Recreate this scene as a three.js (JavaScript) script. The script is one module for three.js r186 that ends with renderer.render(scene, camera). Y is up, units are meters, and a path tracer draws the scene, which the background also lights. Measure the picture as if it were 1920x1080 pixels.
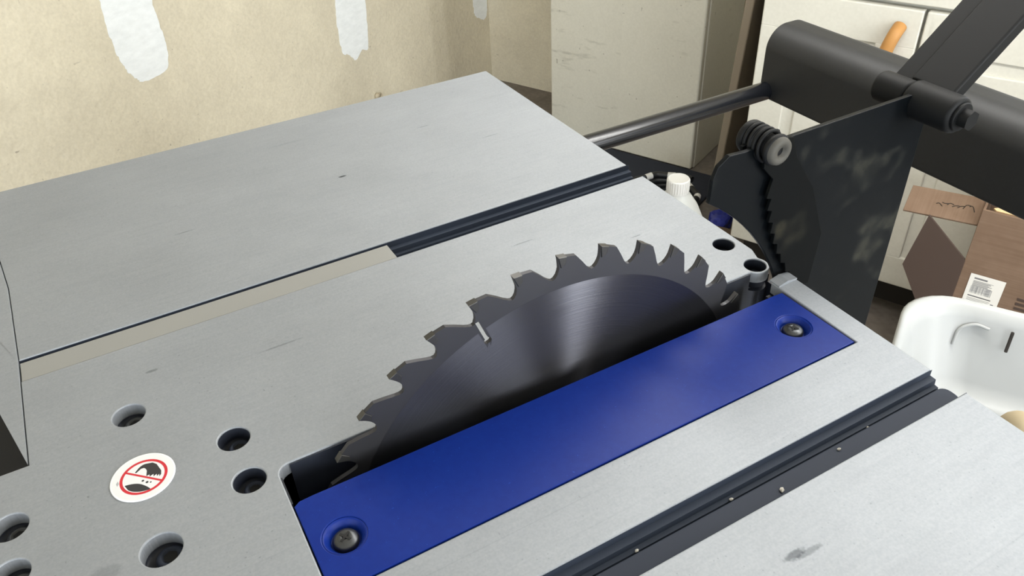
import * as THREE from 'three';
import { RoundedBoxGeometry } from 'three/addons/geometries/RoundedBoxGeometry.js';
import { mergeGeometries } from 'three/addons/utils/BufferGeometryUtils.js';
import { RectAreaLightUniformsLib } from 'three/addons/lights/RectAreaLightUniformsLib.js';
RectAreaLightUniformsLib.init();

// ---------------------------------------------------------------- camera, light, exposure
const scene = new THREE.Scene();
const V3 = (x, y, z) => new THREE.Vector3(x, y, z);
const D = Math.PI / 180;
const TT = 0.86;                       // height of the saw table above the floor
const TH = 25.5 * D;                   // the room is turned against the saw by this angle
const camera = new THREE.PerspectiveCamera(39.385, 16 / 9, 0.02, 60);
{
  const yaw = 27.658 * D, pitch = 36.638 * D, roll = -2.827 * D;
  const fwd = V3(Math.sin(yaw) * Math.cos(pitch), -Math.sin(pitch), -Math.cos(yaw) * Math.cos(pitch));
  const right = V3(Math.cos(yaw), 0, Math.sin(yaw));
  const up = V3().crossVectors(right, fwd);
  const u = right.clone().multiplyScalar(-Math.sin(roll)).addScaledVector(up, Math.cos(roll));
  camera.position.set(0, TT + 0.26, 0);
  camera.up.copy(u);
  camera.lookAt(camera.position.clone().add(fwd));
}
scene.background = new THREE.Color(0.80, 0.90, 1.0);
scene.backgroundIntensity = 3.0;
const renderer = new THREE.WebGLRenderer({ antialias: true });
renderer.toneMapping = THREE.LinearToneMapping;
renderer.toneMappingExposure = 0.93;
renderer.shadowMap.enabled = true;
renderer.shadowMap.type = THREE.PCFSoftShadowMap;
// room directions: local x runs along the left wall towards the cabinets (a), local z towards the garage door (b)
const room = (a, y, b) => V3(a * Math.cos(TH) + b * Math.sin(TH), y, -a * Math.sin(TH) + b * Math.cos(TH));
function daylight(name, from, to, w, h, power) {
  const l = new THREE.RectAreaLight(new THREE.Color(0.95, 0.98, 1.0), power, w, h);
  l.name = name; l.position.copy(from); l.lookAt(to); scene.add(l);
}
const DOOR = { b0: -1.1, b1: 1.8, h: 2.1, a: -2.2 };           // open garage door in the wall behind the camera
daylight('daylight_in_door', room(DOOR.a - 0.02, DOOR.h / 2, (DOOR.b0 + DOOR.b1) / 2), room(0, DOOR.h / 2, (DOOR.b0 + DOOR.b1) / 2), DOOR.b1 - DOOR.b0 - 0.04, DOOR.h - 0.04, 2.3);
const WR = 2.4;                                                 // right wall with its tall windows
const SLITS = [[-1.70, -0.40, 8], [0.36, 0.46, 150], [0.53, 0.63, 150]], SLY = [0.35, 2.15];   // one wide, two narrow
for (const [a0, a1, power] of SLITS) daylight('daylight_in_tall_window', room((a0 + a1) / 2, (SLY[0] + SLY[1]) / 2, WR + 0.03), room((a0 + a1) / 2, (SLY[0] + SLY[1]) / 2, 0), a1 - a0 - 0.06, SLY[1] - SLY[0] - 0.06, power);
const WIN = { b0: 0.15, b1: 1.75, y0: 1.02, y1: 2.05 };          // window over the worktop
daylight('daylight_in_window', room(2.23, (WIN.y0 + WIN.y1) / 2, (WIN.b0 + WIN.b1) / 2), room(0, (WIN.y0 + WIN.y1) / 2, (WIN.b0 + WIN.b1) / 2), WIN.b1 - WIN.b0 - 0.12, WIN.y1 - WIN.y0 - 0.12, 3.0);

// ---------------------------------------------------------------- helpers
let seed = 7;
const rnd = () => { seed = (seed * 1664525 + 1013904223) >>> 0; return seed / 4294967296; };
const hash = (x, y, s) => { let h = (Math.imul(x, 374761393) + Math.imul(y, 668265263) + Math.imul(s, 974634821)) | 0; h = Math.imul(h ^ (h >>> 13), 1274126177); return ((h ^ (h >>> 16)) >>> 0) / 4294967296; };
function noise(x, y, s = 0) {
  const xi = Math.floor(x), yi = Math.floor(y); let fx = x - xi, fy = y - yi;
  fx = fx * fx * (3 - 2 * fx); fy = fy * fy * (3 - 2 * fy);
  const a = hash(xi, yi, s), b = hash(xi + 1, yi, s), c = hash(xi, yi + 1, s), d = hash(xi + 1, yi + 1, s);
  return a + (b - a) * fx + (c - a) * fy + (a - b - c + d) * fx * fy;
}
const fbm = (x, y, s) => 0.5 * noise(x, y, s) + 0.3 * noise(x * 2.1, y * 2.1, s + 1) + 0.2 * noise(x * 4.3, y * 4.3, s + 2);
const clamp = (x, a = 0, b = 1) => Math.min(b, Math.max(a, x));
const step = (a, b, x) => { const t = clamp((x - a) / (b - a)); return t * t * (3 - 2 * t); };
function dataTex(w, h, fn, srgb = true, wrap = THREE.RepeatWrapping) {
  const d = new Uint8Array(w * h * 4);
  for (let j = 0; j < h; j++) for (let i = 0; i < w; i++) {
    const c = fn((i + 0.5) / w, (j + 0.5) / h), k = (j * w + i) * 4;
    d[k] = clamp(c[0], 0, 255); d[k + 1] = clamp(c[1], 0, 255); d[k + 2] = clamp(c[2], 0, 255); d[k + 3] = 255;
  }
  const t = new THREE.DataTexture(d, w, h);
  t.wrapS = t.wrapT = wrap; t.magFilter = THREE.LinearFilter; t.minFilter = THREE.LinearFilter;
  if (srgb) t.colorSpace = THREE.SRGBColorSpace;
  t.needsUpdate = true;
  return t;
}
const std = (o) => new THREE.MeshStandardMaterial(o);
const phys = (o) => new THREE.MeshPhysicalMaterial(o);
const used = {};
function numbered(n) { const k = used[n] = (used[n] ?? -1) + 1; return k ? `${n}_${String(k).padStart(3, '0')}` : n; }
function shade(m) { m.castShadow = m.receiveShadow = true; return m; }
function mesh(name, geo, mat, parent) { const m = shade(new THREE.Mesh(geo, mat)); m.name = name; parent.add(m); return m; }
function thing(name, label, category, [x, y, z] = [0, 0, 0], turn = 0, group) {
  const g = new THREE.Group(); g.name = numbered(name); g.position.set(x, y, z); g.rotation.y = turn;
  g.userData = { label, category }; if (group) g.userData.group = group;
  scene.add(g); return g;
}
function single(name, label, category, geo, mat, pos = [0, 0, 0], turn = 0, group) {
  const m = mesh(numbered(name), geo, mat, scene); m.position.set(...pos); m.rotation.y = turn;
  m.userData = { label, category }; if (group) m.userData.group = group;
  return m;
}
function struct(name, geo, mat, turned = true) { const m = mesh(name, geo, mat, scene); if (turned) m.rotation.y = TH; m.userData.kind = 'structure'; return m; }
const box = (x0, x1, y0, y1, z0, z1) => new THREE.BoxGeometry(x1 - x0, y1 - y0, z1 - z0).translate((x0 + x1) / 2, (y0 + y1) / 2, (z0 + z1) / 2);
const rbox = (x0, x1, y0, y1, z0, z1, r = 0.003, s = 2) => new RoundedBoxGeometry(x1 - x0, y1 - y0, z1 - z0, s, r).translate((x0 + x1) / 2, (y0 + y1) / 2, (z0 + z1) / 2);
const merge = (gs) => mergeGeometries(gs.map((g) => { const h = g.index ? g.toNonIndexed() : g.clone(); for (const k of Object.keys(h.attributes)) if (!['position', 'normal', 'uv'].includes(k)) h.deleteAttribute(k); return h; }));
// plate lying flat: outline in (x, z), from y0 up to y1
function plate(pts, y0, y1, bevel = 0, holes = []) {
  const toShape = (P, C) => { const s = new C(); P.forEach(([x, z], i) => (i ? s.lineTo(x, -z) : s.moveTo(x, -z))); s.closePath(); return s; };
  const s = toShape(pts, THREE.Shape);
  holes.forEach((h) => s.holes.push(toShape(h, THREE.Path)));
  const g = new THREE.ExtrudeGeometry(s, { depth: y1 - y0 - 2 * bevel, bevelEnabled: bevel > 0, bevelThickness: bevel, bevelSize: bevel, bevelOffset: -bevel, bevelSegments: 2, curveSegments: 24 });
  return g.translate(0, 0, bevel).rotateX(-Math.PI / 2).translate(0, y0, 0);
}
// plate standing in an x-y plane, z0 .. z1
function upright(pts, z0, z1, bevel = 0, holes = []) {
  const s = new THREE.Shape(pts.map(([x, y]) => new THREE.Vector2(x, y)));
  holes.forEach((h) => s.holes.push(new THREE.Path(h.map(([x, y]) => new THREE.Vector2(x, y)))));
  return new THREE.ExtrudeGeometry(s, { depth: z1 - z0 - 2 * bevel, bevelEnabled: bevel > 0, bevelThickness: bevel, bevelSize: bevel, bevelOffset: -bevel, bevelSegments: 2 }).translate(0, 0, z0 + bevel);
}
const circle = (cx, cz, r, n = 40) => Array.from({ length: n }, (_, i) => [cx + r * Math.cos(i / n * 2 * Math.PI), cz + r * Math.sin(i / n * 2 * Math.PI)]);
const arc = (cx, cy, r, a0, a1, n = 12) => Array.from({ length: n + 1 }, (_, i) => { const t = (a0 + (a1 - a0) * i / n) * D; return [cx + r * Math.cos(t), cy + r * Math.sin(t)]; });
const lathe = (pts, n = 40) => new THREE.LatheGeometry(pts.map(([r, y]) => new THREE.Vector2(r, y)), n);
const cylZ = (r, z0, z1, n = 28) => new THREE.CylinderGeometry(r, r, z1 - z0, n).rotateX(Math.PI / 2).translate(0, 0, (z0 + z1) / 2);
// a cylinder along z with rounded rims
function barrelZ(r, z0, z1, e = 0.0012) { const h = z1 - z0; return lathe([[0, 0], [r - e, 0], [r - e * 0.3, e * 0.3], [r, e], [r, h - e], [r - e * 0.3, h - e * 0.3], [r - e, h], [0, h]], 32).rotateX(Math.PI / 2).translate(0, 0, z0); }

// ---------------------------------------------------------------- materials
// brushed aluminium of the saw table: one map for x -0.15..0.55, z -0.62..0.08
const MARKS = [[0.1272, -0.4816, 0.0028, 0.0011, 0.85], [0.1698, -0.1102, 0.005, 0.0016, 0.4], [0.175, -0.1085, 0.007, 0.0012, 0.25], [0.249, -0.315, 0.004, 0.0004, 0.3], [0.171, -0.296, 0.002, 0.0008, 0.5], [0.06, -0.205, 0.002, 0.001, 0.35],
  [0.205, -0.522, 0.005, 0.0004, 0.3], [0.262, -0.27, 0.004, 0.0004, 0.4], [-0.02, -0.345, 0.003, 0.001, 0.25], [-0.055, -0.235, 0.006, 0.004, 0.12], [0.02, -0.468, 0.006, 0.0005, 0.25], [0.04, -0.33, 0.012, 0.0005, 0.2], [0.19, -0.345, 0.008, 0.0004, 0.25], [0.24, -0.48, 0.006, 0.0004, 0.25]];
const S = 0.7;
const alu = dataTex(1792, 1792, (u, v) => {
  const x = u * S - 0.15, z = 0.08 - v * S;
  const streak = 0.5 * noise(x * 60, z * 2600, 1) + 0.3 * noise(x * 25, z * 1300, 2) + 0.2 * noise(x * 170, z * 3000, 3);
  const cloud = fbm(x * 11, z * 14, 4), film = fbm(x * 40, z * 60, 8);
  let g = 140 + (streak - 0.5) * 6 + (cloud - 0.5) * 7 + (film - 0.5) * 6 + (noise(x * 1700, z * 1700, 13) - 0.5) * 8;
  const scr = noise(x * 9, z * 900, 11); if (scr > 0.95) g -= (scr - 0.95) * 160;
  const sp = noise(x * 1500, z * 1500, 5); if (sp > 0.965) g -= 26 * noise(x * 90, z * 90, 6);
  for (const [mx, mz, rx, rz, k] of MARKS) { const q = ((x - mx) / rx) ** 2 + ((z - mz) / rz) ** 2; if (q < 4) g -= 110 * k * step(1.4, 0.3, q + 0.7 * (noise(x * 1400, z * 1400, 7) - 0.5)); }
  return [g - 5, g - 1, g + 4];
}, true, THREE.ClampToEdgeWrapping);
alu.repeat.set(1 / S, 1 / S); alu.offset.set(0.15 / S, 0.08 / S);
const aluRough = dataTex(1024, 1024, (u, v) => {
  const x = u * S - 0.15, z = 0.08 - v * S;
  const s = 0.6 * noise(x * 40, z * 1500, 21) + 0.4 * fbm(x * 18, z * 18, 22);
  const g = 146 + (s - 0.5) * 18; return [g, g, g];
}, false, THREE.ClampToEdgeWrapping);
aluRough.repeat.copy(alu.repeat); aluRough.offset.copy(alu.offset);
const M = {};
M.alu = std({ map: alu, roughnessMap: aluRough, roughness: 1.0, metalness: 0.4, bumpMap: aluRough, bumpScale: 0.00003 });
M.strip = std({ color: '#80807d', roughness: 0.6, metalness: 0.1 });
M.slate = phys({ color: '#2c323d', roughness: 0.6, specularIntensity: 0.3 });
M.slateBar = phys({ color: '#2c313c', roughness: 0.6, specularIntensity: 0.3 });
const blueTex = dataTex(512, 512, (u, v) => {
  const n = fbm(u * 60, v * 60, 31), sp = noise(u * 240, v * 240, 33);
  const k = (n - 0.5) * 8 + (sp > 0.975 ? 34 : 0); return [3 + k * 0.5, 33 + k, 110 + k];
});
blueTex.repeat.set(7, 7);
M.blue = phys({ map: blueTex, roughness: 0.45, metalness: 0, specularIntensity: 0.4 });
const ringTex = dataTex(1024, 8, (u) => { const g = 128 + 90 * (noise(u * 420, 0.5, 41) - 0.5) + 60 * (noise(u * 130, 0.5, 42) - 0.5); return [g, g, g]; }, false);
M.blade = phys({ color: new THREE.Color(0.092, 0.092, 0.104), roughness: 0.29, metalness: 0.9, anisotropy: 1.0, anisotropyRotation: 0, bumpMap: ringTex, bumpScale: 0.00009 });
M.rim = std({ color: new THREE.Color(0.06, 0.06, 0.066), roughness: 0.5, metalness: 0.8 });
M.carbide = std({ color: new THREE.Color(0.085, 0.083, 0.08), roughness: 0.42, metalness: 0.9 });
M.screw = std({ color: '#4c4e50', roughness: 0.38, metalness: 0.85 });
M.dark = std({ color: '#15161a', roughness: 0.7 });
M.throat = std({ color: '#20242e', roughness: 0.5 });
M.recess = std({ color: '#050506', roughness: 0.8 });
const dustTex = dataTex(512, 512, (u, v) => { const n = fbm(u * 9, v * 9, 51), f = fbm(u * 50, v * 50, 53), d = step(0.60, 0.82, n) * 30 * (0.5 + f); return [7 + d, 10 + d * 0.92, 13 + d * 0.7]; });
dustTex.repeat.set(4.3, 4.3);
M.knife = phys({ map: dustTex, roughness: 0.38, metalness: 0.0, specularIntensity: 0.22 });
M.pawl = phys({ map: dustTex, color: '#e0d8c8', roughness: 0.55, specularIntensity: 0.15 });
M.blackMetal = phys({ color: '#101112', roughness: 0.58, specularIntensity: 0.35 });
M.dusty = std({ color: '#3b3933', roughness: 0.7 });
const beamTex = dataTex(512, 512, (u, v) => { const n = fbm(u * 140, v * 140, 61), c = fbm(u * 8, v * 8, 62); const g = 16 + (n - 0.5) * 11 + (c - 0.5) * 7; return [g, g + 2, g + 5]; });
beamTex.repeat.set(5, 5);
M.beam = std({ map: beamTex, roughness: 0.55, bumpMap: beamTex, bumpScale: 0.0004 });
M.rod = phys({ color: '#14161b', roughness: 0.24, metalness: 0.3, clearcoat: 0.4, clearcoatRoughness: 0.15 });
const wallTex = dataTex(1024, 1024, (u, v) => {
  const p = noise(u * 230, v * 230, 71) * 0.6 + noise(u * 480, v * 480, 72) * 0.4, c = fbm(u * 7, v * 7, 73), d = fbm(u * 26, v * 26, 75);
  let k = (p - 0.5) * 14 + (c - 0.5) * 16 + (d - 0.5) * 8;
  const sp = noise(u * 120, v * 120, 76); if (sp > 0.972) k -= 45 * noise(u * 20, v * 20, 77);
  return [208 + k, 199 + k, 177 + k * 0.9];
});
const wallBump = dataTex(512, 512, (u, v) => { const g = 255 * (0.65 * noise(u * 110, v * 110, 71) + 0.35 * noise(u * 230, v * 230, 72)); return [g, g, g]; }, false);
M.wall = std({ map: wallTex, roughness: 0.85, bumpMap: wallBump, bumpScale: 0.0012 });
const plasterTex = dataTex(256, 256, (u, v) => { const k = (fbm(u * 14, v * 30, 81) - 0.5) * 16; return [232 + k, 235 + k, 235 + k]; });
plasterTex.repeat.set(4, 4);
M.plaster = std({ map: plasterTex, roughness: 0.95 });
const cabTex = dataTex(1024, 1024, (u, v) => {
  const c = fbm(u * 6, v * 6, 91), f = noise(u * 260, v * 260, 92);
  let k = (c - 0.5) * 10 + (f - 0.5) * 6; const s = fbm(u * 16, v * 60, 93); if (s > 0.7) k -= (s - 0.7) * 130 * step(0.45, 0.7, noise(u * 5, v * 5, 94));
  const sp = noise(u * 90, v * 90, 95); if (sp > 0.975) k -= 40;
  return [206 + k, 203 + k, 190 + k];
});
M.tall = std({ map: cabTex, roughness: 0.55 });
const doorTex = dataTex(1024, 1024, (u, v) => {
  const c = fbm(u * 6, v * 6, 101), f = noise(u * 260, v * 260, 102);
  let k = (c - 0.5) * 10 + (f - 0.5) * 5; const s = fbm(u * 50, v * 14, 103); if (s > 0.68) k -= (s - 0.68) * 260 * step(0.5, 0.7, noise(u * 6, v * 6, 104));
  return [203 + k, 201 + k, 191 + k];
});
M.door = std({ map: doorTex, roughness: 0.45 });
M.gap = std({ color: '#2a2622', roughness: 0.9 });
const floorTex = dataTex(512, 512, (u, v) => { const k = (fbm(u * 16, v * 16, 111) - 0.5) * 26 + (noise(u * 120, v * 120, 112) - 0.5) * 14; return [112 + k, 105 + k, 98 + k]; });
M.floor = std({ map: floorTex, roughness: 0.8 });
M.ceiling = std({ color: '#cfcabf', roughness: 0.95 });
M.driveway = std({ color: '#a8a59e', roughness: 0.95 });
M.mat = std({ color: '#1a202e', roughness: 0.85 });
const cardTex = dataTex(512, 512, (u, v) => { const k = (noise(u * 3, v * 180, 121) - 0.5) * 8 + (fbm(u * 12, v * 12, 122) - 0.5) * 14; return [122 + k, 100 + k, 83 + k]; });
cardTex.repeat.set(3, 3);
M.card = std({ map: cardTex, roughness: 0.9 });
M.cardDark = std({ color: '#4a3c35', roughness: 0.9 });
M.cardEdge = std({ color: '#d8b88c', roughness: 0.9 });
M.white = phys({ color: '#a6a8a8', roughness: 0.5, clearcoat: 0.2, clearcoatRoughness: 0.3 });
M.whiteCap = std({ color: '#d2d2d0', roughness: 0.45 });
M.board = std({ color: '#6e6357', roughness: 0.8 });
M.boardEdge = std({ color: '#8d8171', roughness: 0.8 });

// ---------------------------------------------------------------- the room
const WL = -1.69, WB = 2.2, WF = DOOR.a, CH = 2.5, K = 0.12;
function uvMetres(g, per = 1) {            // box-projected uv in metres
  const h = g.index ? g.toNonIndexed() : g, p = h.attributes.position, n = h.attributes.normal, uv = new Float32Array(p.count * 2);
  for (let i = 0; i < p.count; i++) {
    const ax = Math.abs(n.getX(i)), ay = Math.abs(n.getY(i)), az = Math.abs(n.getZ(i));
    const [u, v] = ay > ax && ay > az ? [p.getX(i), p.getZ(i)] : ax > az ? [p.getZ(i), p.getY(i)] : [p.getX(i), p.getY(i)];
    uv[2 * i] = u / per; uv[2 * i + 1] = v / per;
  }
  h.setAttribute('uv', new THREE.BufferAttribute(uv, 2)); return h;
}
struct('floor', uvMetres(box(WF - K, WB + K, -0.1, 0, WL - K, WR + K)), M.floor);
struct('ceiling', box(WF - K, WB + K, CH, CH + 0.1, WL - K, WR + K), M.ceiling);
const wallLeft = struct('wall_left', uvMetres(box(WF - K, WB + K, 0, CH, WL - K, WL)), M.wall);
struct('wall_back', uvMetres(merge([box(WB, WB + K, 0, CH, WL, WIN.b0), box(WB, WB + K, 0, CH, WIN.b1, WR + K), box(WB, WB + K, 0, WIN.y0, WIN.b0, WIN.b1), box(WB, WB + K, WIN.y1, CH, WIN.b0, WIN.b1)])), M.wall);
{
  const { b0, b1, y0, y1 } = WIN, f = 0.05, bm = (b0 + b1) / 2, x0 = WB + 0.05, x1 = WB + 0.09;
  const wn = struct('window_1', merge([rbox(x0, x1, y0, y0 + f, b0, b1, 0.004), rbox(x0, x1, y1 - f, y1, b0, b1, 0.004), rbox(x0, x1, y0 + f, y1 - f, b0, b0 + f, 0.004), rbox(x0, x1, y0 + f, y1 - f, b1 - f, b1, 0.004)]), std({ color: '#e6e6e2', roughness: 0.5 }));
  mesh('pane', box(WB + 0.068, WB + 0.072, y0 + f, y1 - f, b0 + f, b1 - f), phys({ color: '#ffffff', transmission: 1, roughness: 0.02, thickness: 0 }), wn);
}
struct('wall_front', uvMetres(merge([box(WF - K, WF, 0, CH, WL, DOOR.b0), box(WF - K, WF, 0, CH, DOOR.b1, WR + K), box(WF - K, WF, DOOR.h, CH, DOOR.b0, DOOR.b1)])), M.wall);
struct('wall_right', uvMetres(merge([box(WF, SLITS[0][0], 0, CH, WR, WR + K), box(SLITS[2][1], WB, 0, CH, WR, WR + K), box(SLITS[0][1], SLITS[1][0], 0, CH, WR, WR + K), box(SLITS[1][1], SLITS[2][0], 0, CH, WR, WR + K), ...SLITS.flatMap(([a0, a1]) => [box(a0, a1, 0, SLY[0], WR, WR + K), box(a0, a1, SLY[1], CH, WR, WR + K)])])), M.wall);
SLITS.forEach(([a0, a1], i) => {
  const f = 0.03, [y0, y1] = SLY, z0 = WR + 0.05, z1 = WR + 0.09;
  const wn = struct('window_' + (i + 2), merge([rbox(a0, a1, y0, y0 + f, z0, z1, 0.004), rbox(a0, a1, y1 - f, y1, z0, z1, 0.004), rbox(a0, a0 + f, y0 + f, y1 - f, z0, z1, 0.004), rbox(a1 - f, a1, y0 + f, y1 - f, z0, z1, 0.004)]), std({ color: '#e6e6e2', roughness: 0.5 }));
  mesh('pane', box(a0 + f, a1 - f, y0 + f, y1 - f, WR + 0.068, WR + 0.072), phys({ color: '#ffffff', transmission: 1, roughness: 0.02, thickness: 0 }), wn);
});
struct('driveway', box(-12, WF - K, -0.16, -0.06, -6, 8), M.driveway);
// plaster patches on the left wall, outlines in metres along and up the wall
const patches = [
  [[0.885, 0.70], [0.880, 0.64], [0.876, 0.571], [0.880, 0.512], [0.890, 0.479], [0.908, 0.452], [0.930, 0.447], [0.961, 0.448], [0.986, 0.459], [0.997, 0.504], [0.996, 0.545], [0.994, 0.60], [0.985, 0.68], [0.94, 0.72]],
  [[1.522, 0.53], [1.519, 0.463], [1.512, 0.393], [1.515, 0.317], [1.530, 0.309], [1.548, 0.295], [1.563, 0.282], [1.590, 0.302], [1.614, 0.298], [1.624, 0.359], [1.631, 0.433], [1.628, 0.52], [1.58, 0.56]],
  [[2.112, 0.38], [2.117, 0.300], [2.123, 0.249], [2.145, 0.232], [2.172, 0.221], [2.186, 0.232], [2.192, 0.27], [2.19, 0.36], [2.15, 0.4]],
];
for (const P of patches) {
  const c = new THREE.CatmullRomCurve3(P.map(([x, y]) => V3(x, y, 0)), true, 'catmullrom', 0.4).getPoints(110);
  const s = new THREE.Shape(c.slice(0, -1).map((p, i) => { const w = 0.004 * (noise(i * 0.9, 3.3, 5) - 0.5) + 0.003 * (noise(i * 2.3, 1.1, 6) - 0.5); return new THREE.Vector2(p.x + w, p.y + w * 0.7); }));
  const g = new THREE.ExtrudeGeometry(s, { depth: 0.0012, bevelEnabled: false }).translate(0, 0, WL + 0.0001);
  mesh('plaster_patch', g, M.plaster, wallLeft).userData.label = 'white plaster patch';
}
{ // a little screw left in the wall just above the table edge
  const g = merge([lathe([[0, 0.012], [0.006, 0.011], [0.009, 0.007], [0.009, 0.004], [0.004, 0.001], [0.004, -0.02]], 20).rotateX(Math.PI / 2), new THREE.TorusGeometry(0.007, 0.0022, 8, 18).translate(0.011, -0.003, 0.006)]);
  const m = single('wall_hook', 'tiny white hook screwed into the beige wall above the table edge', 'hook', g, std({ color: '#b3a78f', roughness: 0.6 }), room(1.619, 0.152, WL).toArray(), TH);
}

// ---------------------------------------------------------------- table saw
const saw = thing('table_saw', 'table saw with brushed metal top, dark toothed blade and blue throat plate', 'table saw', [0, TT, 0]);
const XF = -0.15, XR = 0.2955, XS = -0.0767;
const ZW = -0.592, G1 = -0.3895, G2 = -0.3712, TU = -0.2525, BT = -0.2305, BB = -0.182, S1 = -0.1508, S2 = -0.1326, ZN = 0.06, ZN0 = -0.310;
const HOLES = [[-0.0343, -0.319, 0.0072, 0], [0.004, -0.2787, 0.0070, 1], [0.004, -0.2517, 0.0069, 1], [-0.0855, -0.2780, 0.0070, 0], [-0.0343, -0.2353, 0.0079, 2], [-0.0862, -0.2535, 0.0070, 0], [0.2855, -0.2811, 0.0062, 1], [0.2862, -0.2562, 0.0061, 1]];
const P6 = -0.007;
const far = plate([[-0.0925, ZW], [XR, ZW], [XR, G1], [XS, G1], [-0.0784, -0.462], [-0.0816, -0.496]], P6, 0, 0.0006);
const midPts = [[XS, G2], [XR, G2], [XR, -0.2685], [0.2925, -0.2610], ...arc(0.2862, -0.2562, 0.0076, -30, 140, 16), [0.2795, TU], ...arc(0.0155 + 0.006, TU + 0.006, 0.006, -90, -180, 8), [0.0155, BB], [0.2822, BB], [0.2822, -0.2392], [XR, -0.2392], [XR, S1], [XF, S1], [XF, ZN0], [XS, ZN0]];
const mid = plate(midPts, P6, 0, 0.0006, HOLES.map(([x, z, r]) => circle(x, z, r).reverse()));
const near = plate([[XF, S2], [XR, S2], [XR, ZN], [XF, ZN]], P6, 0, 0.0006);
mesh('table_top', merge([far, mid, near]), M.alu, saw);
mesh('front_plate', plate([[-0.0929, ZW], [-0.0820, -0.496], [-0.0788, -0.462], [-0.0771, G1], [-0.0771, -0.3105], [-0.0866, -0.352], [-0.15, -0.62], [-0.15, ZW]], P6, -0.0001, 0.0004), M.alu, saw);
mesh('bent_tab', upright([[0, 0], [0.0125, 0.0002], [0.0128, 0.0012], [0.006, 0.0021], [0, 0.0007]], -0.0035, 0.0035).translate(XR - 0.0132, 0, -0.2375), M.alu, saw);
// slots: far wall, ledge and floor in one folded profile, extruded along x
function channel(z0, z1, x0, x1) {
  const pts = [[z0 + 0.0002, -0.0006], [z0 + 0.0002, -0.0042], [z0 + 0.0034, -0.0044], [z0 + 0.0036, -0.0074], [z0 + 0.0056, -0.0076], [z0 + 0.0058, -0.0088], [z1 - 0.0002, -0.0088], [z1 - 0.0002, -0.0006], [z1 + 0.0035, -0.0072], [z1 + 0.0035, -0.0115], [z0 - 0.0035, -0.0115], [z0 - 0.0035, -0.0072]];
  const s = new THREE.Shape(pts.map(([z, y]) => new THREE.Vector2(-z, y)));
  return new THREE.ExtrudeGeometry(s, { depth: x1 - x0, bevelEnabled: false }).rotateY(Math.PI / 2).translate(x0, 0, 0);
}
mesh('miter_slot', channel(G1, G2, XS, XR + 0.002), M.slate, saw);
mesh('miter_slot', channel(S1, S2, XF, XR + 0.001), M.slate, saw);
mesh('slot_filler', plate([[XS + 0.0003, -0.3868], [0.1208, -0.3868], [0.1210, -0.3714], [XS + 0.0003, -0.3714]], -0.0086, -0.0003, 0.0003), M.strip, saw).userData.label = 'beige grey filler strip in the far slot';
mesh('slot_bar', plate([[XF, -0.1438], [XR - 0.004, -0.1438], ...arc(XR - 0.002, -0.1398, 0.004, -90, 0, 5), ...arc(XR - 0.002, -0.1374, 0.004, 0, 90, 5), [XF, -0.1334]], -0.0087, -0.0058, 0.0006), M.slateBar, saw).userData.label = 'dark slide bar with rounded end';
// throat: dark painted walls under the opening
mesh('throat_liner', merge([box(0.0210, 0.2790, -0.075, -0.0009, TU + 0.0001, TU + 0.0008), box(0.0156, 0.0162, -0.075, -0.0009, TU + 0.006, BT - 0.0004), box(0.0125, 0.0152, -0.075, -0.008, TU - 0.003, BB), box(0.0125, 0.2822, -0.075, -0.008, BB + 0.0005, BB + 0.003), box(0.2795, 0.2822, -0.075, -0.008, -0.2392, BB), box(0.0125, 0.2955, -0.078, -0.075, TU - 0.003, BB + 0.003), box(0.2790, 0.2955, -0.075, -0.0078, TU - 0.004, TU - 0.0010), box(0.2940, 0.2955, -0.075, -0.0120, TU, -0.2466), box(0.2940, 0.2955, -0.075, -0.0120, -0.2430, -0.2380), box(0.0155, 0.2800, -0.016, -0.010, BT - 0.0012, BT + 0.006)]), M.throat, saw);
// blue throat plate with two dimples and their screws
const SCR = [[0.0290, -0.2050], [0.2657, -0.2068]];
const tp = mesh('throat_plate', plate([[0.0160, -0.2285], [0.0185, BT + 0.0003], [0.024, BT], [0.276, BT], [0.2806, -0.2302], [0.2816, BB + 0.0002 - 0.001], [0.0161, BB - 0.0008]], -0.0045, -0.0002, 0.0005, SCR.map(([x, z]) => circle(x, z, 0.0088).reverse())), M.blue, saw);
tp.userData.label = 'bright blue throat plate';
for (const [x, z] of SCR) {
  mesh('dimple', lathe([[0.0089, -0.0007], [0.0085, -0.0003], [0.0078, -0.0010], [0.0068, -0.0024], [0.0060, -0.0036], [0.0058, -0.0046], [0, -0.0046]], 40).translate(x, 0, z), M.blue, tp);
  mesh('screw', lathe([[0, -0.0016], [0.0012, -0.0016], [0.0014, -0.0011], [0.0030, -0.0012], [0.0046, -0.0020], [0.0052, -0.0030], [0.0052, -0.0046]], 32).translate(x, 0, z), M.screw, tp);
  mesh('screw_slot', merge([box(-0.0026, 0.0026, -0.0014, -0.00095, -0.0005, 0.0005), box(-0.0005, 0.0005, -0.0014, -0.00094, -0.0026, 0.0026)]).rotateY(0.6).translate(x, 0, z), M.recess, tp);
}
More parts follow.
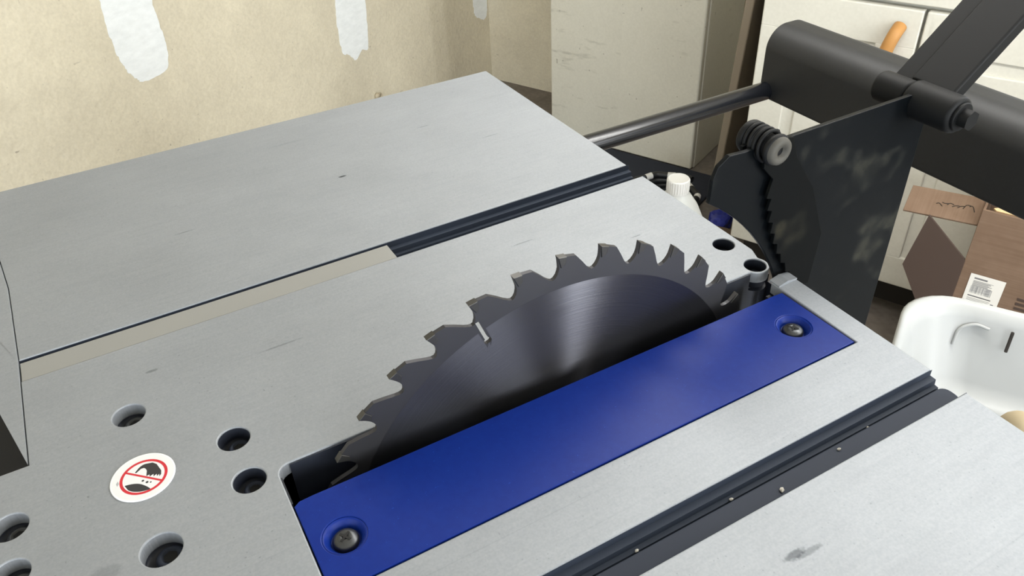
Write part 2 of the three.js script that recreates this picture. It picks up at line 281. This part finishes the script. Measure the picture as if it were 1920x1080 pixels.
// recessed screws under the holes of the table
for (const [x, z, r, k] of HOLES) {
  mesh('hole_wall', lathe([...(k === 1 ? [[r - 0.0001, -0.0008], [r - 0.0003, -0.0068]] : []), [r + 0.0012, -0.0068], [r + 0.0002, -0.0068], [r + 0.0002, -0.011], [0, -0.011], [0, -0.0125], [r + 0.0012, -0.0125]], 36).translate(x, 0, z), M.throat, saw);
  const d = k === 2 ? 0.0016 : 0.001;
  const h = mesh('recessed_screw', lathe([[0, -0.0072], [r * 0.42, -0.0072], [r * 0.44, -0.0064], [r * 0.62, -0.0066], [r * 0.72, -0.0078], [r * 0.72, -0.011]], 30).translate(x + d, 0, z - d * 0.6), k ? M.slateBar : M.screw, saw);
  mesh('socket', lathe([[0, -0.0069], [r * 0.36, -0.0069], [r * 0.36, -0.0075]], 6).translate(x + d, 0, z - d * 0.6), M.recess, h);
}
// warning sticker
{
  const N = 512, c = document.createElement('canvas'); c.width = c.height = N; const g = c.getContext('2d'), k = N / 26;   // millimetres from the middle
  g.fillStyle = '#c9cacb'; g.fillRect(0, 0, N, N); g.translate(N / 2, N / 2); g.scale(k, -k);
  g.fillStyle = '#26272a';
  g.beginPath(); g.moveTo(-4.6, 1.6); g.lineTo(-4.2, 4.4); g.quadraticCurveTo(-3.6, 6.4, -2.2, 7.0); g.lineTo(0.4, 8.0); g.lineTo(2.6, 7.4); g.lineTo(6.4, 4.2); g.lineTo(7.4, 2.2); g.lineTo(7.2, 0.9); g.lineTo(6.5, 2.2); g.lineTo(6.1, 0.9); g.lineTo(5.4, 2.1); g.lineTo(4.7, 0.6); g.lineTo(4.0, 1.9); g.lineTo(3.0, 0.3); g.lineTo(2.4, 1.4); g.lineTo(1.4, 0.4); g.lineTo(0.2, 3.2); g.quadraticCurveTo(-0.9, 4.6, -2.0, 4.6); g.lineTo(-3.0, 4.0); g.lineTo(-3.9, 1.5); g.closePath(); g.fill();
  for (const [x, y, r] of [[1.2, -2.2, 0.55], [3.4, -2.7, 0.6], [5.0, -2.5, 0.4]]) { g.beginPath(); g.arc(x, y, r, 0, 7); g.fill(); }
  g.beginPath(); g.moveTo(-5.4, -5.7); g.quadraticCurveTo(-1, -3.2, 2.4, -4.3); g.quadraticCurveTo(5.4, -5.0, 6.8, -6.1); g.quadraticCurveTo(2, -9.3, -2.6, -7.8); g.closePath(); g.fill();
  g.fillStyle = '#7b7b7d'; for (let i = 0; i < 5; i++) g.fillRect(-9.6 + i * 0.25, -5.4 - i * 0.25, 0.16, 1.6);
  g.strokeStyle = '#b01f2b'; g.lineWidth = 1.25; g.beginPath(); g.arc(0.4, 0, 9.3, 0, 7); g.stroke();
  g.lineWidth = 0.95; g.beginPath(); g.moveTo(-8.9, 1.1); g.lineTo(9.5, -1.1); g.stroke();
  const t = new THREE.CanvasTexture(c); t.colorSpace = THREE.SRGBColorSpace;
  const m = std({ map: t, roughness: 0.4 });
  const geo = merge([new THREE.CircleGeometry(0.0126, 64).rotateX(-Math.PI / 2).translate(0, 0.00055, 0)]);
  const st = mesh('warning_sticker', geo, m, saw); st.position.set(-0.0346, 0, -0.2766); st.rotation.y = -36.9 * D;
  st.userData.label = 'round white sticker with red no-hands sign';
  const rim = mesh('sticker_rim', lathe([[0.0131, 0.0001], [0.0131, 0.0005], [0.0126, 0.0006], [0.0120, 0.0004]], 64), std({ color: '#d6d7d7', roughness: 0.4 }), st);
}
// blade
const BC = [0.1501, -0.0651], R = 0.1284, BZ = -0.2425, TB = 0.0020, RI = 0.1105;
const blade = new THREE.Group(); blade.name = 'saw_blade'; blade.position.set(BC[0], BC[1], BZ); saw.add(blade); blade.userData.label = 'dark steel saw blade with hooked teeth';
{
  const pts = [];
  // clockwise round the rim, tips at whole tens of degrees, hooked faces towards the front of the saw
  const prof = [[0.0, 0], [0.20, 0.0008], [0.42, 0.0018], [0.58, 0.0056], [0.72, 0.0090], [0.80, 0.0105], [0.86, 0.0111], [0.92, 0.0107], [0.975, 0.0094], [1.01, 0.0076], [1.025, 0.0060], [1.022, 0.0044]];
  for (let k = 35; k >= 0; k--) {
    prof.forEach(([p, d], j) => {
      const th = (k * 10 - p * 10) * D, r = R - d;
      pts.push([r * Math.cos(th), r * Math.sin(th)]);
      if (j === 6 && k % 9 === 3) {      // expansion slot with its small round end, cut at the gullet
        const c = th - 1.2 * D, w = 0.0009, q = (rr, off) => [rr * Math.cos(c) + off * Math.sin(c), rr * Math.sin(c) - off * Math.cos(c)];
        const e = R - 0.0235;
        pts.push(q(r, -w), q(e + 0.0012, -w), q(e + 0.0009, -0.0017), q(e - 0.0006, -0.0019), q(e - 0.0018, -0.0009), q(e - 0.0018, 0.0009), q(e - 0.0006, 0.0019), q(e + 0.0009, 0.0017), q(e + 0.0012, w), q(r, w));
      }
    });
  }
  const polar = (g) => {                 // u along the radius, v round the blade
    const h = g.index ? g.toNonIndexed() : g, p = h.attributes.position, uv = new Float32Array(p.count * 2);
    for (let i = 0; i < p.count; i += 3) {
      const t = [0, 1, 2].map((j) => Math.atan2(p.getY(i + j), p.getX(i + j)));
      for (const j of [1, 2]) { if (t[j] - t[0] > Math.PI) t[j] -= 2 * Math.PI; if (t[0] - t[j] > Math.PI) t[j] += 2 * Math.PI; }
      for (let j = 0; j < 3; j++) { uv[2 * (i + j)] = Math.hypot(p.getX(i + j), p.getY(i + j)) / 0.13; uv[2 * (i + j) + 1] = t[j] / (2 * Math.PI); }
    }
    h.setAttribute('uv', new THREE.BufferAttribute(uv, 2)); return h;
  };
  const RH = R - 0.0275;
  const rim = polar(upright(pts, -TB, 0, 0, [arc(0, 0, RH, 0, 360, 144).slice(0, -1).reverse()]));
  mesh('toothed_rim', rim, M.rim, blade);
  const face = (z, flip) => { const g = new THREE.RingGeometry(0.008, RH + 0.00002, 180, 14); if (flip) g.rotateY(Math.PI); return g.translate(0, 0, z); };
  // outer band of the ground disc, left open where the four expansion slots run through
  const band = new THREE.RingGeometry(RH, 0.1117, 360, 4, 0.2 * D, 2 * Math.PI).toNonIndexed(), keep = [];
  for (let i = 0; i < band.attributes.position.count; i += 3) {
    let cx = 0, cy = 0; for (let j = 0; j < 3; j++) { cx += band.attributes.position.getX(i + j); cy += band.attributes.position.getY(i + j); }
    const t = ((Math.atan2(cy, cx) / D - 20.2) % 90 + 90) % 90;
    if (!((t < 1 || t > 89) && Math.hypot(cx, cy) / 3 > R - 0.0262)) for (let j = 0; j < 3; j++) keep.push(band.attributes.position.getX(i + j), band.attributes.position.getY(i + j), 0.00005);
  }
  const bandGeo = new THREE.BufferGeometry(); bandGeo.setAttribute('position', new THREE.Float32BufferAttribute(keep, 3)); bandGeo.setAttribute('normal', new THREE.Float32BufferAttribute(keep.map((_, i) => (i % 3 === 2 ? 1 : 0)), 3));
  mesh('blade_disc', merge([polar(face(0.00005, false)), polar(bandGeo), polar(face(-TB, true))]), M.blade, blade);
  const tip = upright([[0.0000, 0.0001], [0.0042, -0.0006], [0.0036, -0.0044], [0.0014, -0.0058]], -0.0026, 0.0006, 0.0002);
  for (let k = 0; k < 36; k++) { const m = mesh('tooth_tip', tip, M.carbide, blade); const t = k * 10 * D; m.position.set(R * Math.cos(t), R * Math.sin(t), 0); m.rotation.z = t - Math.PI / 2; }
  mesh('arbor', cylZ(0.0125, -0.03, 0.006), M.screw, blade);
}
// riving knife, pawl, axle, guard arm
const KZ = -0.2436;
const knife = mesh('riving_knife', upright([[0.2345, 0.063], [0.2350, 0.074], [0.2375, 0.0805], [0.2435, 0.0845], [0.252, 0.0838], [0.379, 0.0842], [0.3825, 0.0815], [0.3815, -0.09], [0.296, -0.09], ...arc(BC[0], BC[1], 0.1525, 5, 56.5, 16)], KZ - 0.0025, KZ, 0.0004), M.knife, saw);
knife.userData.label = 'glossy black riving knife plate';
{
  const edge = []; const n = 8; const A = [0.2695, 0.056], B = [0.2985, -0.004];
  for (let i = 0; i < n; i++) { const t = i / n, x = A[0] + (B[0] - A[0]) * t - 0.0045 * Math.sin(Math.PI * t) , y = A[1] + (B[1] - A[1]) * t; edge.push([x - 0.0016, y], [x + 0.0016, y + 0.0004 - 0.0016]); }
  const pw = mesh('kickback_pawl', upright([[0.2700, 0.088], [0.2620, 0.0835], [0.2625, 0.074], [0.2700, 0.066], ...edge, [0.2985, -0.012], [0.312, -0.012], [0.314, 0.02], [0.300, 0.052], [0.284, 0.074], [0.2790, 0.086]], KZ + 0.0020, KZ + 0.0040, 0.0003), M.pawl, saw);
  pw.userData.label = 'saw-toothed anti kickback pawl';
  mesh('kickback_pawl', upright([[0.2700, 0.088], [0.2560, 0.0835], [0.2590, 0.066], [0.2900, 0.01], [0.312, 0.0], [0.314, 0.02], [0.300, 0.052], [0.284, 0.074], [0.2790, 0.086]], KZ - 0.0070, KZ - 0.0050, 0.0003), M.pawl, saw);
  const ax = mesh('pawl_axle', merge([barrelZ(0.0082, -0.0125, -0.0085), barrelZ(0.0058, -0.0085, 0.0080), barrelZ(0.0080, -0.0045, -0.0022), barrelZ(0.0078, 0.0046, 0.0078)]), M.blackMetal, saw);
  ax.position.set(0.2660, 0.0840, KZ);
  const coil = []; for (let i = 0; i <= 60; i++) { const t = i / 60; coil.push(V3(0.0074 * Math.cos(t * 4 * 2 * Math.PI), 0.0074 * Math.sin(t * 4 * 2 * Math.PI), -0.0085 + 0.012 * t)); }
  mesh('spring', new THREE.TubeGeometry(new THREE.CatmullRomCurve3(coil), 200, 0.0010, 8), M.blackMetal, ax);
  mesh('axle_head', lathe([[0, 0.0070], [0.0022, 0.0070], [0.0026, 0.0098], [0.0052, 0.0102], [0.0066, 0.0092], [0.0070, 0.0076]], 28).rotateX(Math.PI / 2), M.dusty, ax);
  // pivot of the guard arm
  const pv = mesh('arm_pivot', merge([barrelZ(0.0084, -0.026, -0.0062, 0.0018), barrelZ(0.0098, -0.0060, 0.0230, 0.0022)]), M.blackMetal, saw);
  pv.position.set(0.3740, 0.0790, KZ);
  mesh('pivot_nut', new THREE.CylinderGeometry(0.0052, 0.0052, 0.005, 6).rotateX(Math.PI / 2).translate(0, 0, 0.0272), M.blackMetal, pv);
  mesh('pivot_washer', barrelZ(0.0074, 0.0229, 0.0247, 0.0005), M.blackMetal, pv);
  // guard arm folded back: a channel with rounded edges
  const arm = new THREE.Group(); arm.name = 'guard_arm'; arm.position.set(0.380, 0.0876, 0); arm.rotation.z = 38.5 * D; saw.add(arm);
  arm.userData.label = 'black guard arm folded back';
  mesh('arm_channel', merge([rbox(-0.002, 0.34, -0.0085, 0, -0.2560, -0.2300, 0.0016, 3), rbox(-0.004, 0.34, -0.0100, -0.0022, -0.2670, -0.2556, 0.0016, 3)]), M.blackMetal, arm);
  mesh('arm_hinge_eye', rbox(-0.018, 0.004, -0.0095, -0.0015, -0.2585, -0.2330, 0.003, 3), M.blackMetal, arm);
}
// outfeed rod and beam
{
  const rod = mesh('outfeed_rod', new THREE.CylinderGeometry(0.0088, 0.0088, 0.50, 28).rotateZ(Math.PI / 2), M.rod, saw); rod.position.set(0.335, -0.060, -0.5275);
  const prof = new THREE.Shape(); const r0 = 0.004;   // beam section in x, y: flat face, rounded top
  prof.moveTo(0.562 + r0, -0.0680); prof.lineTo(0.616 - r0, -0.0680); prof.quadraticCurveTo(0.616, -0.0680, 0.616, -0.0680 + r0);
  prof.lineTo(0.616, -0.022); prof.absarc(0.594, -0.022, 0.022, 0, Math.PI / 2, false); prof.lineTo(0.584, 0); prof.absarc(0.584, -0.022, 0.022, Math.PI / 2, Math.PI, false); prof.lineTo(0.562, -0.0680 + r0); prof.quadraticCurveTo(0.562, -0.0680, 0.562 + r0, -0.0680);
  const g = new THREE.ExtrudeGeometry(prof, { depth: 0.70, bevelEnabled: true, bevelSize: 0.0015, bevelThickness: 0.0015, bevelOffset: -0.0015, bevelSegments: 2, curveSegments: 16 }).translate(0, 0, -0.534);
  mesh('outfeed_beam', g, M.beam, saw).userData.label = 'black outfeed support beam with rounded top';
}
mesh('saw_body', merge([rbox(-0.11, 0.26, -TT, -0.085, -0.42, 0.0, 0.01), box(-0.09, 0.27, -0.085, -0.0116, -0.575, -0.56), box(-0.09, 0.27, -0.085, -0.0073, -0.03, -0.015), box(-0.12, 0.27, -0.1, -0.085, -0.575, 0.02)]), M.dark, saw);

// wood chips lying in the near slot and on the plate
const CH_ = [[0.1912, -0.1374, 'the largest pale chip on the dark bar in the near slot'], [0.1716, -0.1452, 'small pale chip against the slot ledge, below the largest chip'], [0.249, -0.1439, 'small pale chip near the rear end of the near slot'], [0.2272, -0.1409, 'small pale chip in the near slot between rear end and largest chip'], [0.1245, -0.1452, 'small pale chip at the front of the near slot']];
for (const [x, z, label] of CH_) {
  const big = label.startsWith('the largest');
  const g = new THREE.IcosahedronGeometry(1, 1); const p = g.attributes.position;
  for (let i = 0; i < p.count; i++) { const f = 0.8 + 0.4 * hash(Math.round(p.getX(i) * 50), Math.round(p.getY(i) * 50 + p.getZ(i) * 77), 9); p.setXYZ(i, p.getX(i) * f, p.getY(i) * f, p.getZ(i) * f); }
  g.computeVertexNormals(); g.scale(big ? 0.0013 : 0.0009, 0.0006, big ? 0.0009 : 0.0006);
  const deep = z > -0.1438 ? -0.0058 : -0.0075;
  single('wood_chip', label, 'wood chip', g, std({ color: '#a9a69e', roughness: 0.9 }), [x, TT + deep + 0.0005, z], rnd() * 3, 'wood chips in the near slot');
}

// ---------------------------------------------------------------- tall cabinet, leaning board
{
  const t = thing('tall_cabinet', 'tall greyish white cabinet with scuffed plain door beside the beige wall', 'cabinet', room(1.93, 0, -1.03).toArray(), TH);
  const w0 = -0.233, w1 = 0.238;
  mesh('carcass', uvMetres(rbox(0.022, 0.262, 0, 2.0, w0, w1, 0.004)), M.tall, t);
  mesh('cabinet_door', uvMetres(rbox(0.0, 0.020, 0.004, 1.998, w0, w1 - 0.001, 0.006)), M.tall, t);
}
{
  const t = thing('leaning_board', 'brown wooden board leaning between tall cabinet and white kitchen cabinet', 'board', room(1.80, 0, -0.672).toArray(), TH);
  const dir = V3(-0.235, 0.63, 0.118), L = 0.72;
  const g = box(0.004, 0.24, 0, 1, -0.009, 0.009), e = rbox(-0.004, 0.004, 0, 1, -0.009, 0.009, 0.003);
  const shear = (q) => { const m = new THREE.Matrix4().set(1, dir.x / dir.y * L, 0, 0, 0, L, 0, 0, 0, dir.z / dir.y * L, 1, 0, 0, 0, 0, 1); q.applyMatrix4(m); q.computeVertexNormals(); return q; };
  mesh('panel', shear(g), M.board, t); mesh('front_edge', shear(e), M.boardEdge, t);
}

// ---------------------------------------------------------------- kitchen base cabinet
{
  const t = thing('kitchen_cabinet', 'white kitchen base cabinet with framed doors behind the black beam', 'cabinet', room(1.525, 0, 0.2).toArray(), TH);
  const O = -0.2, B0 = -0.518, B1 = 0.62;   // local z = b - 0.2
  const z = (b) => b + O;
  mesh('carcass', merge([rbox(0.021, 0.66, 0.095, 0.86, z(B0), z(B1), 0.003)]), M.door, t);
  mesh('toe_kick', box(0.085, 0.66, 0, 0.095, z(B0 + 0.01), z(B1 - 0.01)), M.gap, t);
  mesh('worktop', rbox(-0.02, 0.67, 0.86, 0.895, z(B0 - 0.015), z(B1 + 0.015), 0.006), M.door, t);
  function door(b0, b1, y0, y1, fr, handleAt) {
    const d = mesh('cabinet_door', uvMetres(rbox(0.004, 0.020, y0, y1, z(b0), z(b1), 0.003)), M.door, t);
    // raised frame round a sunk panel
    const F = 0.0058, rails = [rbox(-F + 0.004, 0.008, y0, y0 + fr, z(b0), z(b1), 0.003), rbox(-F + 0.004, 0.008, y1 - fr, y1, z(b0), z(b1), 0.003), rbox(-F + 0.004, 0.008, y0 + fr - 0.003, y1 - fr + 0.003, z(b0), z(b0) + fr, 0.003), rbox(-F + 0.004, 0.008, y0 + fr - 0.003, y1 - fr + 0.003, z(b1) - fr, z(b1), 0.003)];
    mesh('door_frame', uvMetres(merge(rails)), M.door, d);
    if (y1 - y0 > 0.3) mesh('raised_panel', uvMetres(rbox(-0.001, 0.008, y0 + fr + 0.022, y1 - fr - 0.022, z(b0) + fr + 0.022, z(b1) - fr - 0.022, 0.0035)), M.door, d);
    if (handleAt) {
      const [hb, hy0, hy1] = handleAt;
      const c = new THREE.CatmullRomCurve3([V3(-0.003, hy0 - 0.03, z(hb - 0.007)), V3(-0.016, hy0, z(hb - 0.005)), V3(-0.022, (hy0 + hy1) / 2, z(hb)), V3(-0.018, hy1 - 0.01, z(hb + 0.006)), V3(-0.003, hy1, z(hb + 0.009))]);
      const h = mesh('handle', new THREE.TubeGeometry(c, 30, 0.0115, 16), std({ color: '#b07f45', roughness: 0.6 }), d); h.userData.label = 'orange wooden pull';
    }
  }
  door(B0 + 0.004, -0.2345, 0.101, 0.652, 0.068, [-0.276, 0.555, 0.622]);
  door(-0.2295, 0.055, 0.101, 0.652, 0.068);
  door(0.060, 0.345, 0.101, 0.652, 0.068);
  door(0.350, B1 - 0.004, 0.101, 0.652, 0.068);
  door(B0 + 0.004, 0.05, 0.660, 0.852, 0.03);
  door(0.056, B1 - 0.004, 0.660, 0.852, 0.03);
}

// ---------------------------------------------------------------- floor things behind the saw
single('floor_mat', 'dark navy mat lying on the floor in front of the tall cabinet', 'mat', rbox(-0.336, 0.336, 0, 0.008, -0.33, 0.33, 0.003), M.mat, room(1.590, 0, -1.02).toArray(), TH);
{
  const t = thing('white_jug', 'white plastic jug with round screw cap behind the saw table', 'jug', [0.893, 0, -1.015]);
  mesh('jug_body', lathe([[0, 0], [0.070, 0.0], [0.078, 0.008], [0.078, 0.17], [0.075, 0.20], [0.068, 0.240], [0.056, 0.285], [0.040, 0.322], [0.026, 0.343], [0.0190, 0.352], [0.0175, 0.375], [0, 0.375]], 48), phys({ color: '#b4b6b4', roughness: 0.45 }), t);
  const ridges = []; for (let i = 0; i < 28; i++) { const q = i / 28 * 2 * Math.PI; ridges.push(rbox(-0.0008, 0.0008, 0.354, 0.376, 0.0202, 0.0216, 0.0004, 1).rotateY(q)); }
  mesh('screw_cap', merge([lathe([[0.0195, 0.350], [0.0208, 0.351], [0.0208, 0.376], [0.0196, 0.3785], [0.0182, 0.3785], [0.0172, 0.3772], [0, 0.3772]], 48), ...ridges]), M.whiteCap, t);
}
{
  const t = thing('cord_coil', 'coil of black cord with white stripes on the floor behind the jug', 'cord', room(1.675, 0.008, -0.765).toArray(), 0);
  const pts = []; for (let i = 0; i <= 90; i++) { const q = i / 90 * 3 * 2 * Math.PI; pts.push(V3((0.100 + 0.006 * Math.sin(i)) * Math.cos(q), 0.012 + i / 90 * 0.05, (0.085 + 0.004 * Math.cos(i * 1.7)) * Math.sin(q))); }
  const curve = new THREE.CatmullRomCurve3(pts);
  mesh('cord', new THREE.TubeGeometry(curve, 360, 0.0085, 10), std({ color: '#17181b', roughness: 0.5 }), t);
  for (let i = 0; i < 9; i++) { const s = 0.665 + i * 0.037; const c2 = new THREE.CatmullRomCurve3([0, 0.25, 0.5, 0.75, 1].map((f) => curve.getPoint(s + f * 0.011))); mesh('white_band', new THREE.TubeGeometry(c2, 8, 0.0092, 10), M.whiteCap, t); }
}
single('blue_scrap', 'small crumpled blue plastic piece on the floor beside the cord coil', 'plastic piece', (() => { const g = new THREE.IcosahedronGeometry(1, 3), p = g.attributes.position; for (let i = 0; i < p.count; i++) { const f = 0.7 + 0.6 * noise(p.getX(i) * 2.2 + 5, p.getY(i) * 2.2 + p.getZ(i) * 1.7 + 9, 3); p.setXYZ(i, p.getX(i) * f * 0.045, (p.getY(i) * f + 0.95) * 0.022, p.getZ(i) * f * 0.03); } g.computeVertexNormals(); return g; })(), std({ color: '#2a3282', roughness: 0.35 }), room(1.70, 0, -0.605).toArray(), 0.4);
single('wood_offcut', 'brown wooden offcut lying on the floor before the white kitchen cabinet', 'wood offcut', rbox(-0.06, 0.06, 0, 0.03, -0.03, 0.03, 0.003), std({ color: '#5a4a3c', roughness: 0.85 }), room(1.60, 0, -0.575).toArray(), TH + 0.1);

// ---------------------------------------------------------------- cardboard box
{
  const t = thing('cardboard_box', 'open cardboard box with white shipping label before the kitchen cabinet', 'cardboard box', room(1.30, 0, 0.135).toArray(), TH);
  const z0 = -0.178, z1 = 0.18, h = 0.435, w = 0.004;   // front face at local x = 0
  mesh('front_panel', uvMetres(rbox(0, w, 0, h, z0, z1, 0.001)), M.card, t);
  mesh('side_panel', uvMetres(rbox(w, 0.20, 0, h, z0, z0 + w, 0.001)), M.card, t);
  mesh('side_panel', uvMetres(rbox(w, 0.20, 0, h, z1 - w, z1, 0.001)), M.card, t);
  mesh('back_panel', uvMetres(rbox(0.196, 0.20, 0, h, z0 + w, z1 - w, 0.001)), M.card, t);
  mesh('bottom_panel', box(w, 0.196, 0, w, z0 + w, z1 - w), M.card, t);
  // left flap standing out sideways, written on with a marker
  const fl = mesh('flap', uvMetres(rbox(-0.0, 0.055, -0.002, 0.002, -0.112, 0, 0.001)), M.card, t);
  fl.position.set(0.006, 0.402, z0); fl.rotation.set(-0.06, 0, 0.42, 'XYZ');
  for (let i = 0; i < 7; i++) mesh('marker_stroke', new THREE.TubeGeometry(new THREE.CatmullRomCurve3([V3(0.022 + 0.012 * hash(i, 1, 1), 0.0021, -0.068 + i * 0.008), V3(0.026 + 0.010 * hash(i, 2, 1), 0.0022, -0.064 + i * 0.008), V3(0.020 + 0.016 * hash(i, 3, 1), 0.0021, -0.058 + i * 0.008)]), 8, 0.0007, 5), M.gap, fl);
  // the left side flap hanging down askew
  const f2 = mesh('hanging_flap', uvMetres(new THREE.ExtrudeGeometry(new THREE.Shape([[0.073, 0.402], [0.0, 0.337], [0.0, 0.20], [0.03, 0.195], [0.090, 0.298]].map(([x, y]) => new THREE.Vector2(x, y))), { depth: 0.004, bevelEnabled: false }).rotateY(-Math.PI / 2)), M.cardDark, t);
  f2.scale.z = -1; f2.position.set(0.004, 0, z0 + 0.002); f2.userData.label = 'dark inner side of a hanging flap';
  // torn front flap bent inwards
  const edge = []; for (let i = 0; i <= 14; i++) edge.push([0.01 + 0.010 * hash(i, 4, 2), i / 14 * 0.05]);
  const f3 = mesh('flap', new THREE.ExtrudeGeometry(new THREE.Shape([...edge, [0.33, 0.05], [0.33, 0]].map(([x, y]) => new THREE.Vector2(x, y))), { depth: 0.004, bevelEnabled: false }).rotateY(-Math.PI / 2), M.cardEdge, t);
  f3.position.set(0.004, h - 0.001, z0 + 0.002); f3.rotation.z = -1.0; f3.userData.label = 'pale torn flap edge';
  // shipping label
  const c = document.createElement('canvas'); c.width = 256; c.height = 352; const g = c.getContext('2d');
  g.fillStyle = '#e9e8e4'; g.fillRect(0, 0, 256, 352); g.fillStyle = '#7c7d80';
  g.fillRect(34, 26, 96, 14); for (let i = 0; i < 22; i++) g.fillRect(34, 52 + i * 4.4, 100 + 50 * hash(i, 5, 5), 1.6 + 1.6 * hash(i, 6, 5));
  for (let i = 0; i < 46; i++) { g.fillStyle = hash(i, 7, 7) > 0.45 ? '#8d8e91' : '#cfcfcd'; g.fillRect(30 + i * 3.4, 100, 2.2, 62); }
  g.fillStyle = '#5f6063'; g.fillRect(28, 182, 170, 9); g.fillStyle = '#9a9b9d'; for (let i = 0; i < 7; i++) g.fillRect(28, 204 + i * 10, 110 + 60 * hash(i, 8, 5), 4);
  g.fillStyle = '#55565a'; g.fillRect(26, 290, 180, 9); g.fillRect(206, 214, 22, 20); g.fillRect(206, 306, 24, 18); for (let i = 0; i < 3; i++) g.fillRect(28, 310 + i * 11, 150, 4);
  const tx = new THREE.CanvasTexture(c); tx.colorSpace = THREE.SRGBColorSpace;
  const lb = mesh('shipping_label', new THREE.PlaneGeometry(0.052, 0.080), std({ map: tx, roughness: 0.5 }), t);
  lb.rotation.y = -Math.PI / 2; lb.position.set(-0.0006, 0.279, -0.1365); lb.userData.label = 'white shipping label with barcode';
  for (let i = 0; i < 9; i++) mesh('printed_stripe', box(-0.0005, 0.0002, 0.22 + i * 0.009, 0.225 + i * 0.009, -0.088, -0.02), M.cardDark, t);
}

// ---------------------------------------------------------------- white bin behind the table with its bag, and a stick end
{
  const yaw = 31 * D, t = thing('white_bin', 'white plastic bin with rounded rim close behind the saw table', 'bin', [0.640, 0, -0.082], yaw);
  // local x away from the saw, local z to the right
  const W = 0.17, L = 0.25, rr = 0.05, Hh = 0.62;
  const ring = (x, z, r, y) => { const P = []; for (const [sx, sz, a0] of [[1, 1, 0], [-1, 1, 90], [-1, -1, 180], [1, -1, 270]]) for (let i = 0; i <= 8; i++) { const q = (a0 + i / 8 * 90) * D; P.push([sx * (x - r) + r * Math.cos(q), y, sz * (z - r) + r * Math.sin(q)]); } return P; };
  const rows = [ring(W - 0.05, L - 0.05, rr, 0), ring(W - 0.014, L - 0.014, rr, Hh - 0.03), ring(W - 0.004, L - 0.004, rr, Hh - 0.02), ring(W, L, rr, Hh - 0.012), ring(W + 0.001, L + 0.001, rr, Hh - 0.002), ring(W - 0.002, L - 0.002, rr, Hh), ring(W - 0.008, L - 0.008, rr, Hh - 0.002), ring(W - 0.014, L - 0.014, rr, Hh - 0.012), ring(W - 0.030, L - 0.030, rr - 0.006, Hh - 0.075), ring(W - 0.052, L - 0.052, rr - 0.016, Hh - 0.082), ring(W - 0.060, L - 0.060, rr - 0.018, Hh - 0.092), ring(W - 0.075, L - 0.075, rr - 0.02, Hh - 0.16), ring(0.03, 0.05, 0.02, Hh - 0.165), ring(0.001, 0.001, 0.0005, Hh - 0.165)];
  const n = rows[0].length, pos = [], idx = []; rows.forEach((r) => r.forEach((p) => pos.push(...p)));
  for (let j = 0; j < rows.length - 1; j++) for (let i = 0; i < n; i++) { const a = j * n + i, b = j * n + (i + 1) % n, c = a + n, d = b + n; idx.push(a, c, b, b, c, d); }
  const g = new THREE.BufferGeometry(); g.setAttribute('position', new THREE.Float32BufferAttribute(pos, 3)); g.setIndex(idx); g.computeVertexNormals();
  g.setAttribute('uv', new THREE.Float32BufferAttribute(new Float32Array(pos.length / 3 * 2), 2));
  mesh('bin_shell', g, M.white, t);
  mesh('handle_slit', rbox(-0.0015, 0.0015, -0.011, 0.011, -0.0015, 0.0015, 0.001).rotateZ(-0.24).translate(0.1485, 0.597, -0.153), M.gap, t);
  mesh('moulded_rib', new THREE.TubeGeometry(new THREE.CatmullRomCurve3([V3(0.1450, 0.580, -0.198), V3(0.1500, 0.597, -0.196), V3(0.1530, 0.604, -0.185), V3(0.1525, 0.603, -0.172)]), 20, 0.0016, 8), M.white, t);
}

{
  // stick end
  const c = new THREE.CatmullRomCurve3([V3(0, 0.012, 0), V3(-0.002, 0.4, -0.003), V3(-0.010, 0.790, -0.006)]);
  const k = mergeGeometries([new THREE.TubeGeometry(c, 30, 0.012, 18), new THREE.SphereGeometry(0.012, 18, 12).translate(-0.010, 0.790, -0.006), new THREE.SphereGeometry(0.012, 18, 12).translate(0, 0.012, 0)]);
  single('wooden_stick', 'beige rounded stick end standing between the saw table and the white bin', 'stick', k, std({ color: '#b0a184', roughness: 0.8 }), [0.382, 0, -0.128]);
}

// ---------------------------------------------------------------- shop light hanging over the right side of the saw
{
  const c = [0.68, 1.42, -0.34];
  const t = thing('shop_light', 'white two-tube shop light hanging on chains above the saw', 'light', c, TH);
  mesh('housing', rbox(-0.11, 0.11, 0.02, 0.06, -0.62, 0.62, 0.01), std({ color: '#e4e4e0', roughness: 0.5 }), t);
  for (const s of [-1, 1]) {
    mesh('tube', new THREE.CylinderGeometry(0.013, 0.013, 1.2, 20).rotateX(Math.PI / 2).translate(s * 0.055, 0, 0), std({ color: '#ffffff', emissive: new THREE.Color(1, 0.98, 0.94), emissiveIntensity: 12 }), t);
    mesh('chain', new THREE.CylinderGeometry(0.003, 0.003, 1.04, 8).translate(0, 0.58, s * 0.5), M.screw, t);
    const l = new THREE.RectAreaLight(new THREE.Color(1, 0.98, 0.94), 46, 0.026, 1.2); l.name = 'shop_light_tube';
    l.position.copy(V3(s * 0.055, -0.016, 0).applyAxisAngle(V3(0, 1, 0), TH).add(V3(...c)));
    l.rotation.order = 'YXZ'; l.rotation.set(-Math.PI / 2, TH, 0); scene.add(l);
  }
}

renderer.render(scene, camera);
